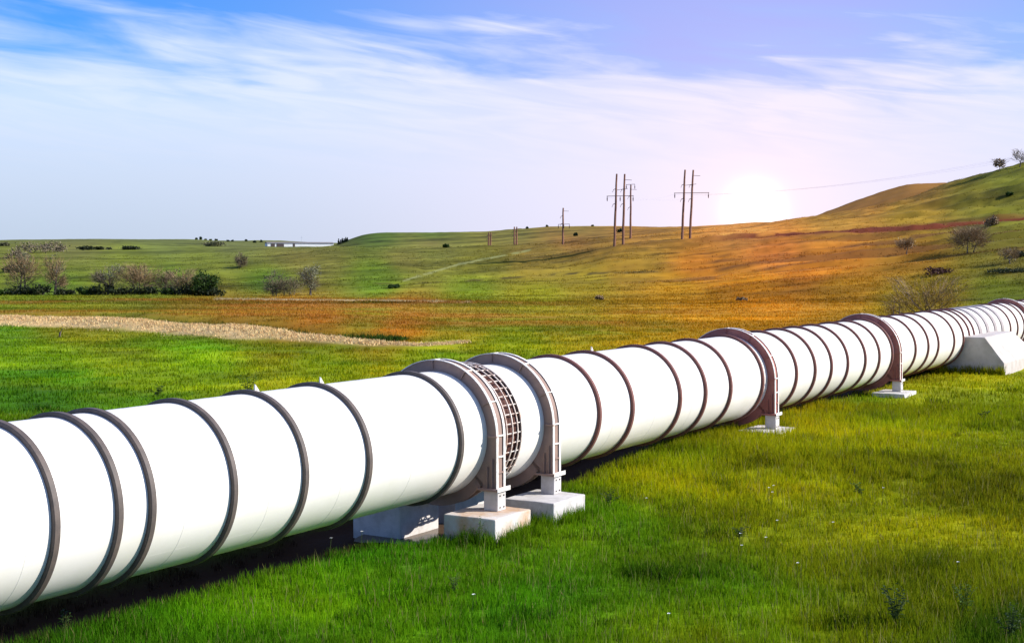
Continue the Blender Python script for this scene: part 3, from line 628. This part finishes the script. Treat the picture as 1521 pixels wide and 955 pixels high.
def anchor_block():
    # saddle-shaped thrust block cast round the pipe
    sec = [(-2.6, .2), (-2.6, .78), (-1.87, PZ+.09), (1.87, PZ+.09), (2.6, .78), (2.6, .2)]
    V = [(w, y, z) for y in (0, 6.6) for w, z in sec]
    for i in (8, 9): V[i] = (V[i][0], 5.3, V[i][2])
    F = [(0, 1, 2, 3, 4, 5), (11, 10, 9, 8, 7, 6)]+[(i, i+6, (i+1) % 6+6, (i+1) % 6) for i in range(6)]
    o = obj('anchor_block', V, F, mat('white_block_concrete', (.52, .47, .44), .85, var=(.40, .35, .31), vscale=1.6, bump=.2, bscale=10)); bevel(o, .03, 2)
    x, y = xy(35.25, 0); o.location = (x, y, 0); o.rotation_euler = (0, 0, PIPE_ROT)
    tag(o, 'large white concrete thrust block with sloping side hugging the far pipe', 'concrete block')
anchor_block()

def puddle():
    V = []; n = 40; cx, cy = xy(.75, -.35)
    for k in range(n):
        a = 2*math.pi*k/n; r = 1+.18*math.sin(3*a+1)+.12*math.sin(5*a)+.06*math.sin(9*a); V.append((.95*r*math.cos(a), .95*r*math.sin(a), 0))
    V.append((0, 0, 0)); o = obj('puddle', V, [(k, (k+1) % n, n) for k in range(n)], M_WATER); o.location = (cx, cy, -.12); o.rotation_euler = (0, 0, PIPE_ROT)
    tag(o, 'shallow brown puddle under the pipe beside the shaded footing', None, kind='structure')
puddle()
build_grass()

# ------------------------------------------------------------------ trees, shrubs and weeds
def leafcloud(P, size, asp=1.6, up=.3):
    n = len(P); a = RNG.normal(size=(n, 3)); a[:, 2] += up; a /= np.linalg.norm(a, axis=1)[:, None]
    b = np.cross(a, RNG.normal(size=(n, 3))); b /= np.linalg.norm(b, axis=1)[:, None]
    s = (size*RNG.uniform(.6, 1.4, n))[:, None]
    V = np.stack([P-a*s*asp*.5, P+b*s*.5, P+a*s*asp*.5, P-b*s*.5], 1); k = np.arange(n)*4
    return V.reshape(-1, 3), np.stack([k, k+1, k+2, k+3], 1)
def tree(name, label, px, d, hpx, wpx, leafm, bark=M_BARK, nl=900, nt=700, leaf=.16, base=.22, cat='tree', twigm=None, group=None, stems=1, lean=0., y=None, clumps=14, x=None):
    """trunk, limbs and twigs as tapered tubes; crown of loose leaf faces in clumps, thin twig faces between"""
    if y is not None: X, D, Z = at(px, y)
    else: X, D, Z = at_d(px, d)
    h = hpx*D/FPX*1.08; r = wpx*D/FPX/2*1.08
    o = thing(name, label, cat, (X, D, Z-.05), 0, group)
    s = MB(); tips = []
    for st in range(stems):
        bx = (st-(stems-1)/2)*r*.35 if stems > 1 else 0.; ph = RNG.uniform(0, 6.28)
        top = np.array([bx+lean*h*.4+RNG.normal()*r*.1, RNG.normal()*r*.1, h*.72]); k0 = np.array([bx, 0, 0.])
        mid = (k0+top)/2+np.array([RNG.normal()*r*.10, RNG.normal()*r*.1, 0])
        tr = max(.035, h*.028)/stems**.5
        s.tube([k0, k0*.5+mid*.5, mid, top], [tr*1.4, tr, tr*.75, tr*.2], 6)
        for k in range(9):
            f = base+.5*RNG.random(); q = k0*(1-f)**1+top*f; a = ph+2.4*k; ln = r*RNG.uniform(.55, .95)
            e = q+np.array([math.cos(a)*ln, math.sin(a)*ln, ln*RNG.uniform(.35, 1.0)]); e[2] = min(e[2], h*.92)
            m = q*.5+e*.5+np.array([0, 0, -.08*ln]); s.tube([q, m, e], [tr*.5, tr*.32, tr*.1], 5); tips += [e, m, m*.5+e*.5]
        tips.append(top)
    tr_o = s.build('trunk', bark, o)
    tips = np.array(tips)
    cz = h*(base+1)/2; hz_ = h*(1-base)/2
    # clump centres inside the crown ellipsoid and round the limb ends
    C = []
    while len(C) < clumps:
        q = RNG.uniform(-1, 1, 3)
        if .25 < (q**2).sum() < 1: C.append((q[0]*r*.85, q[1]*r*.85, cz+q[2]*hz_*.85))
    C = np.concatenate([np.array(C), tips[RNG.integers(0, len(tips), clumps//2)]])
    if nl:
        ci = RNG.integers(0, len(C), nl); P = C[ci]+RNG.normal(size=(nl, 3))*r*np.array([.20, .20, .17]); P[:, 2] = np.clip(P[:, 2], .1*h, h)
        V, F = leafcloud(P, leaf*np.ones(nl)); fastmesh('crown', V, F, leafm, False, None, o)
    if nt:
        ci = RNG.integers(0, len(tips), nt); A = tips[ci]+RNG.normal(size=(nt, 3))*r*.16; 
        d_ = A-np.array([0, 0, h*.30]); d_ = d_/np.linalg.norm(d_, axis=1)[:, None]+RNG.normal(size=(nt, 3))*.5; d_[:, 2] += .35
        L_ = r*RNG.uniform(.18, .5, nt)[:, None]; B = A+d_*L_; B[:, 2] = np.minimum(B[:, 2], h*1.02); sd = np.cross(d_, RNG.normal(size=(nt, 3))); sd /= np.linalg.norm(sd, axis=1)[:, None]
        w = .016*max(1, D/170)*max(.5, min(1, h/5))
        V = np.stack([A-sd*w*1.4, A+sd*w*1.4, B], 1).reshape(-1, 3); k = np.arange(nt)*3
        fastmesh('twigs', V, np.stack([k, k+1, k+2], 1), twigm or M_TWIG, False, None, o)
    return o
def shrub(label, px, py, hpx, wpx, leafm, n=500, leaf=.12, name='shrub', group=None, d=None, depth=1., cat='shrub', stemm=M_BARK):
    X, D, Z = at_d(px, d) if d else at(px, py)
    h = hpx*D/FPX; r = wpx*D/FPX/2; o = thing(name, label, cat, (X, D, Z-.04), 0, group)
    s = MB()
    for k in range(6):
        a = RNG.uniform(0, 6.28); s.tube([(0, 0, 0), (.4*r*math.cos(a), .4*r*math.sin(a), h*.4), (.75*r*math.cos(a), .6*r*math.sin(a), h*.75)], [h*.02+.004, h*.014+.003, h*.006], 5)
    s.build('stems', stemm, o)
    nc = 9; C = np.c_[RNG.uniform(-.72, .72, nc)*r, RNG.uniform(-.72, .72, nc)*r*depth, RNG.uniform(.2, .72, nc)*h]
    C[:, 2] *= np.clip(1.25-np.abs(C[:, 0]/r), .3, 1)
    P = C[RNG.integers(0, nc, n)]+RNG.normal(size=(n, 3))*np.array([.2*r, .2*r*depth, .15*h]); P[:, 2] = np.clip(P[:, 2], .01, h)
    V, F = leafcloud(P, leaf*np.ones(n)); fastmesh('foliage', V, F, leafm, False, None, o); return o
ROW = 'trees along the far edge of the flat field'
tree('bare_tree', 'pinkish brown bare tree at the left end of the field edge row', 33, 193, 62, 44, M_GREYG, nl=350, nt=1500, twigm=M_TWIGP, group=ROW, stems=2)
tree('bare_tree', 'tall thin brown tree second from left in the field edge row', 82, 192, 62, 34, M_GREYG, nl=300, nt=1500, twigm=M_TWIGP, group=ROW)
tree('leafing_tree', 'grey green budding tree with pale top, third in the field edge row', 160, 193, 48, 38, M_PALE, nl=900, nt=900, group=ROW, leaf=.13)
tree('bare_tree', 'wide brown leafless tree in the middle of the field edge row', 208, 192, 46, 46, M_GREYG, nl=250, nt=1700, twigm=M_TWIGP, group=ROW, stems=3)
tree('bare_tree', 'slender grey leafless tree just right of the wide brown one', 243, 194, 42, 24, M_GREYG, nl=160, nt=800, group=ROW, lean=.3)
tree('bare_tree', 'low spreading brown tree left of the dark green round tree', 272, 192, 38, 40, M_GREYG, nl=250, nt=1300, twigm=M_TWIGP, group=ROW, stems=3)
tree('leafy_tree', 'dark green round leafy tree ending the field edge row', 302, 191, 37, 38, M_DARKG, nl=2600, nt=100, leaf=.2, base=.05, group=ROW, clumps=22)
tree('leafing_tree', 'grey green bushy tree with low spreading limbs at the field edge', 408, 189, 38, 30, M_GREYG, nl=800, nt=900, leaf=.13, base=.12, group=ROW, stems=2)
tree('leafing_tree', 'low grey shrubby tree left of the white blossoming tree', 430, 189, 26, 36, M_GREYG, nl=500, nt=900, leaf=.13, base=.1, group=ROW, stems=3)
tree('blossoming_tree', 'small tree with whitish blossom standing by the pale track', 461, 186, 46, 30, M_PALE, nl=1300, nt=500, leaf=.13, base=.2, group=ROW, twigm=M_TWIG)
tree('bare_tree', 'lone dark bare tree on the hillside casting a long shadow', 357, 0, 22, 16, M_TWIG, nl=150, nt=1600, y=397, base=.15, leaf=.14)
for i, (px, h, w) in enumerate([(6, 14, 34), (30, 17, 40), (62, 16, 36), (96, 12, 34), (128, 13, 30), (152, 17, 40), (184, 14, 34), (215, 16, 38), (243, 18, 36), (268, 20, 40), (292, 17, 34), (318, 14, 34)]):
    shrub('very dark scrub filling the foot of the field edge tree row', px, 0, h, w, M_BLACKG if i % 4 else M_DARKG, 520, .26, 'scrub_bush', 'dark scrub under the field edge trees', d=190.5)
for px, py, h, w, lab, m in [(48, 376, 17, 62, 'grey brown thicket on the left hill, largest clump', M_ROCKY), (82, 374, 17, 40, 'grey brown thicket at the right end of the hill clump', M_ROCKY), (28, 384, 14, 34, 'dark grey thicket below the large hill clump', M_ROCKY),
    (34, 394, 22, 26, 'olive bush under the hill thicket', M_GREYG), (18, 405, 12, 36, 'black bush added as the tree shadow low on the left hillside', M_BLACKG),  # last bush is added to stand in for the hill tree's cast shadow
    (126, 371, 6, 28, 'dark flat bush, left one of three on the upper left hill', M_BLACKG), (152, 371, 5, 22, 'dark flat bush, middle one of three on the upper left hill', M_BLACKG), (193, 371, 6, 26, 'dark flat bush, right one of three on the upper left hill', M_BLACKG),
    (8, 366, 6, 18, 'small dark bush near the left skyline', M_GREYG), (318, 366, 8, 38, 'grey green scrub in the dip of the far left ridge', M_GREYG),
    (585, 428, 8, 16, 'small dark round bush on the green slope', M_DARKG), (662, 368, 6, 9, 'small dark bush on the middle crest', M_DARKG),
    (890, 446, 9, 13, 'brown tufted bush at the foot of the orange slope', M_TWIGP), (1100, 447, 6, 20, 'reddish low bush in the middle of the orange slope', M_TWIGP),
    (1393, 408, 12, 60, 'dark red scrub in the gully below the right hill', M_RUST), (1500, 405, 9, 60, 'dark scrub in the gully at the right edge', M_BLACKG),
    (1500, 290, 5, 10, 'small dark bush high on the right hill', M_DARKG), (1472, 335, 16, 22, 'brown shrub just above the red cut on the right hill', M_TWIGP), (1515, 382, 10, 24, 'dark bush at the right edge above the gully', M_BLACKG)]:
    shrub(lab, px, py, h, w, m, 800, .03+.0007*at(px, py)[1], 'bush')
HG = 'bare trees on the right hillside'
tree('bare_tree', 'small pale bare tree below the red cut, right of the sun', 1346, 0, 26, 24, M_TWIGP, nl=120, nt=1400, y=378, twigm=M_TWIGP, group=HG)
tree('bare_tree', 'wide pinkish bare tree standing against the red cut', 1441, 0, 38, 48, M_TWIGP, nl=150, nt=2600, y=376, twigm=M_TWIGP, group=HG, stems=2)
tree('bare_tree', 'small grey bare tree near the right edge above the pipe', 1500, 0, 24, 26, M_TWIG, nl=120, nt=1100, y=392, twigm=M_TWIGP, group=HG)
tree('skyline_tree', 'small round tree on the skyline of the right hill', 1484, 0, 17, 19, M_TWIGP, nl=260, nt=350, y=254.5, base=.35, leaf=.35, twigm=M_TWIG)
tree('skyline_tree', 'bare twiggy tree on the skyline cut by the right edge', 1515, 0, 25, 24, M_TWIG, nl=0, nt=420, y=248.5, base=.25)
tree('budding_tree', 'bushy yellow olive tree with forked trunk just behind the pipe', 1376, 92, 70, 96, M_OLIVE, nl=3600, nt=650, leaf=.06, base=.16, twigm=M_TWIGP, clumps=30)
tree('budding_tree', 'fainter yellow olive tree left of the forked one behind the pipe', 1332, 96, 52, 40, M_OLIVE, nl=1100, nt=250, leaf=.055, base=.1, twigm=M_TWIGP, stems=2)
SKY = 'small bushes along the far left skyline'
for i, (px, h) in enumerate([(292, 2.5), (298, 6), (305, 2.5), (313, 2.5), (321, 3), (338, 2.4), (345, 2.6), (366, 3), (378, 3.6), (388, 3), (398, 2.4)]):
    d = 1000+(i*37) % 90; lab = 'tiny dark bush among those dotting the far left skyline' if h < 5 else 'tallest dark pointed tree on the far left skyline'
    o = shrub(lab, px, 0, h, 4 if h < 5 else 3, M_CONIF, 90, .9, 'skyline_bush', SKY, d=d)
for i, px in enumerate([503, 506, 508.5, 511, 513.5, 516]):
    X, D, Z = at_d(px, 640); o = thing('conifer', 'small dark conifer in the line at the left foot of the flat topped hill', 'tree', (X, D, Z-.1), 0, 'line of small conifers beside the flat topped hill')
    h = (9, 7, 8.5, 7, 8, 6.5)[i]*D/FPX; s = MB(); s.tube([(0, 0, 0), (0, 0, h)], [.12, .03], 6); s.build('trunk', M_BARK, o)
    n = 160; zz = RNG.random(n)**1.3*h*.9+h*.08; rr = (1.05-zz/h)*.75*np.sqrt(RNG.random(n)); a = RNG.uniform(0, 6.28, n)
    V, F = leafcloud(np.c_[rr*np.cos(a), rr*np.sin(a), zz], .35*np.ones(n)); fastmesh('crown', V, F, M_CONIF, False, None, o)
for px, py, h in [(812, 337, 2.5), (783, 340, 2.5), (855, 350, 4), (880, 336.5, 2), (922, 345, 6)]:
    shrub('small dark bush on the far ridge behind the poles', px, py, h, h*1.6, M_CONIF, 80, .7, 'ridge_bush', 'small bushes on the far ridge')

def weed(label, px, py, hpx, wpx, m, nst=9, leaf=.09, name='weed', group=None):
    """leafy weed: stems with pointed leaves along them"""
    D = EYE*FPX/(py-HZ); X = (px-760.5)/FPX*D; Z = H1(X, D); h = hpx*D/FPX; r = wpx*D/FPX/2
    o = thing(name, label, 'weed', (X, D, Z-.02), 0, group); s = MB(); V = []; F = []
    for k in range(nst):
        a = 2.4*k+RNG.uniform(-.3, .3); rr = r*RNG.uniform(.15, .9); hh = h*RNG.uniform(.55, 1.05); pts = [np.array([0, 0, 0.])]
        for q in (.35, .7, 1.): pts.append(np.array([rr*q**1.4*math.cos(a), rr*q**1.4*math.sin(a), hh*(1-(1-q)**1.6)]))
        s.tube(pts, [.006, .005, .004, .002], 5)
        for j in range(9):
            f = .2+.8*j/8; i = min(int(f*3), 2); g = f*3-i; p = pts[i]*(1-g)+pts[i+1]*g; b = RNG.uniform(0, 6.28); L_ = leaf*RNG.uniform(.6, 1.2)*(1.15-.5*f); wd = L_*.28
            dr = np.array([math.cos(b), math.sin(b), RNG.uniform(.1, .7)]); sd = np.array([-math.sin(b), math.cos(b), 0]); n = len(V)
            V += [p, p+dr*L_*.5+sd*wd, p+dr*L_-np.array([0, 0, L_*.35]), p+dr*L_*.5-sd*wd]; F.append((n, n+1, n+2, n+3))
    s.build('stems', M_STEM, o); obj('leaves', V, F, m, o); return o
weed('dark glossy leaved weed, largest plant in the grass at lower right', 1330, 925, 66, 58, M_WEED, 11, .10)
weed('light green leafy weed right of the dark glossy one', 1432, 905, 48, 50, M_LWEED, 8, .08)
weed('dark leafy weed clump in the bottom right corner', 1502, 948, 66, 60, M_WEED, 11, .09)
weed('leafy weed in the bottom left corner below the pipe', 95, 945, 40, 50, M_WEED, 8, .08)
weed('flowering weed growing against the rust stained footing', 712, 812, 46, 24, M_LWEED, 6, .06)
weed('small weed just left of the flowering weed by the footing', 693, 814, 36, 20, M_WEED, 5, .06)
weed('brown tinged weed clump beside the pipe right of the white footing', 905, 752, 28, 48, M_WEED, 9, .08)
weed('feathery weed by the grass edge of the lower middle', 675, 888, 34, 26, M_LWEED, 6, .06)
weed('large leafy weed poking up behind the pipe hoops at left', 368, 592, 34, 44, M_LWEED, 10, .16)
weed('second leafy weed behind the pipe, lower and farther left', 235, 592, 18, 36, M_WEED, 8, .14)
weed('bushy weed on the right meadow below the far slab', 1462, 640, 14, 28, M_WEED, 8, .12)
weed('small dark weed in the middle of the right meadow', 1098, 800, 20, 30, M_WEED, 7, .08)
weed('low weed right of the middle of the meadow', 1275, 745, 20, 26, M_LWEED, 6, .09)

# white flower heads dotted in the meadow
for px, py in [(1140, 758), (1147, 755), (1145, 762), (958, 762), (1097, 816), (1135, 824), (1099, 838), (1420, 856), (1182, 866), (990, 935), (1152, 796), (1235, 800), (535, 820), (489, 828), (700, 920), (1310, 760)]:
    D = EYE*FPX/(py-HZ); X = (px-760.5)/FPX*D; Z = H1(X, D); o = thing('wildflower', 'small white wildflower standing in the green meadow grass', 'flower', (X, D, Z), 0, 'white wildflowers in the meadow')
    h = RNG.uniform(.24, .36); s = MB(); s.tube([(0, 0, 0), (.02, 0, h*.6), (.03, .01, h)], .003, 5); s.build('stem', M_STEM, o)
    V = [(.03, .01, h+.004)]; F = []
    for k in range(10):
        a = 2*math.pi*k/10; r = .028 if k % 2 == 0 else .016; V.append((.03+r*math.cos(a), .01+r*math.sin(a)-.006, h+.008*(k % 2)))
    F = [(0, 1+k, 1+(k+1) % 10) for k in range(10)]; obj('petals', V, F, M_PETAL, o)

# ------------------------------------------------------------------ power poles and wires
def pole_frame(label, bases, tops, y_base, y_top, d, arm=None, group='wooden power poles on the ridge', ins=True):
    """wooden pole or H-frame standing on the crest, sizes from apparent size at distance d"""
    k = d/FPX; x0 = (sum(bases)/len(bases)-760.5)*k; z0 = H1(x0, d); o = thing('power_pole', label, 'power pole', (x0, d, z0-.3), 0, group)
    zb = EYE-(y_base-HZ)*k; H = EYE-(y_top-HZ)*k-z0+.3; P = []
    for i, (b, t) in enumerate(zip(bases, tops)):
        bx, tx = (b-760.5)*k-x0, (t-760.5)*k-x0; P.append((bx, tx)); r = max(.24, .32*k)
        m = MB(); n = 7; m.tube([(bx+(tx-bx)*q/n+.03*math.sin(q*1.9+i), .4*i, H*q/n) for q in range(n+1)], [r*(1.12-.4*q/n) for q in range(n+1)], 8); m.build('pole', M_WOOD, o)
        for f, s in ((.60, -1), (.80, -1)):
            m = MB(); xx = bx+(tx-bx)*f; m.tube([(xx, .4*i-.2, H*f), (xx+s*.55, .4*i-.25, H*f-.25), (xx+s*.75, .4*i-.25, H*f-.75)], .07, 6); m.build('bracket', M_STEELARM, o)
    if arm:
        ax0, ax1, ya = arm; za = EYE-(ya-HZ)*k-z0+.3; m = MB(); m.tube([((ax0-760.5)*k-x0, -.25, za-.1), ((ax1-760.5)*k-x0, -.25, za)], .065, 6); a = m.build('crossarm', M_STEELARM, o)
        if ins:
            for q in (.02, .5, .98):
                X = ((ax0+(ax1-ax0)*q)-760.5)*k-x0; m = MB(); m.tube([(X, -.25, za-.05), (X, -.25, za-.45), (X, -.25, za-.5), (X, -.25, za-1.1)], [.05, .07, .13, .07], 6); m.build('insulator', M_INSUL, a)
        if len(P) == 2:
            m = MB(); z = H*.80; m.tube([(P[0][1]-.1, .2, z-.3), (P[1][1]+.6, .2, z)], .05, 6); m.build('cross_tie', M_STEELARM, o)
        m = MB(); X = P[-1][1]; m.tube([(X, .1, H*.92), (X+1.4, .1, H*.915)], .05, 6); m.build('top_arm', M_STEELARM, o)
    return o
pole_frame('twin wooden power pole nearest the camera with crossarm, left of the second twin pole', (912.5, 925.5), (916, 928), 366, 258.5, 262, (901, 941, 291))
pole_frame('twin wooden power pole with long crossarm, closest to the sun', (1013, 1025), (1017.5, 1030), 355, 252.5, 268, (1001, 1053, 286.5))
pole_frame('single thin power pole just behind the nearest twin pole', (936.5,), (937, ), 358, 275, 310, (930, 943, 274))
pole_frame('lone single power pole standing left of all the twin poles in front', (836,), (836.5,), 363, 309, 330, (829, 846, 333))
pole_frame('small distant twin power pole left of the lone single pole', (764, 767.5), (764, 767.5), 367, 337, 375, (761, 771, 341), ins=False)
pole_frame('smallest and farthest twin power pole, leftmost on the crest', (725.5, 728.5), (726, 729), 367, 345, 400, (723, 731, 349), ins=False)
def wire(label, a, b, sag):
    (pa, ya, da), (pb, yb, db) = a, b; A = Vector(((pa-760.5)/FPX*da, da, EYE-(ya-HZ)*da/FPX)); B = Vector(((pb-760.5)/FPX*db, db, EYE-(yb-HZ)*db/FPX)); m = MB()
    m.tube([A.lerp(B, q/24)-Vector((0, 0, sag*4*(q/24)*(1-q/24))) for q in range(25)], .007, 5); tag(m.build('power_line', M_WIRE), label, 'power line', 'thin power lines in the sky')
for i, (q, dz, lab) in enumerate([(1001, 0, 'lowest thin power line rising from the twin pole to the upper right'), (1027, -12, 'middle thin power line rising from the twin pole to the upper right'), (1053, -24, 'upper thin power line rising from the twin pole to the upper right')]):
    wire(lab, (q, 289.5, 268), (1700+30*i, 200+dz, 190), 2.2)
for q0, q1, lab in [(901, 1001, 'thin power line joining the left ends of the two near twin poles'), (941, 1053, 'thin power line joining the right ends of the two near twin poles')]:
    wire(lab, (q0, 293, 262), (q1, 289, 268), .9)

# ------------------------------------------------------------------ far farm shed, mast, stake
def shed():
    d = 930; k = d/FPX; x0, x1 = (400-760.5)*k, (494-760.5)*k; zb = EYE-(366.6-HZ)*k; zt = EYE-(361.6-HZ)*k
    o = thing('farm_shed', 'long low white farm shed on the far left ridge', 'building', ((x0+x1)/2, d, zb), math.radians(22)); w = (x1-x0)/2*1.06; h = zt-zb
    m = MB(); m.box(-w, w, 0, 9, -1.5, h); m.build('wall', M_WALLW, o)
    m = MB(); m.add([(-w-.3, -.4, h), (w+.3, -.4, h), (w+.3, 4.5, h+1.0), (-w-.3, 4.5, h+1.0), (-w-.3, 9.4, h), (w+.3, 9.4, h)], [(0, 1, 2, 3), (3, 2, 5, 4), (0, 3, 4), (1, 5, 2)]); m.build('roof', M_ROOF, o)
    for a, b in ((.05, .11), (.135, .245), (.38, .41)):
        m = MB(); m.box(-w+2*w*a, -w+2*w*b, -.12, -.003, -.2, h*.85); m.build('door', M_DARKGAP, o)
shed()
m_ = at_d(448, 1000); o = thing('radio_mast', 'faint thin radio mast on the skyline above the farm shed', 'mast', m_); s = MB(); s.tube([(0, 0, 0), (0, 0, 7.5)], [.14, .06], 6); s.build('mast', M_WIRE, o); s = MB(); s.tube([(-.7, 0, 6), (.7, 0, 6)], .06, 5); s.build('antenna', M_WIRE, o)
D = EYE*FPX/(501-HZ); X = (88-760.5)/FPX*D; s = MB(); s.tube([(0, 0, -.1), (.06, 0, .3), (.2, 0, .56)], [.07, .06, .045], 7); o = s.build('wooden_stake', M_BARK); o.location = (X, D, H1(X, D)); tag(o, 'short dark leaning stake in the grass before the straw bank', 'stake')
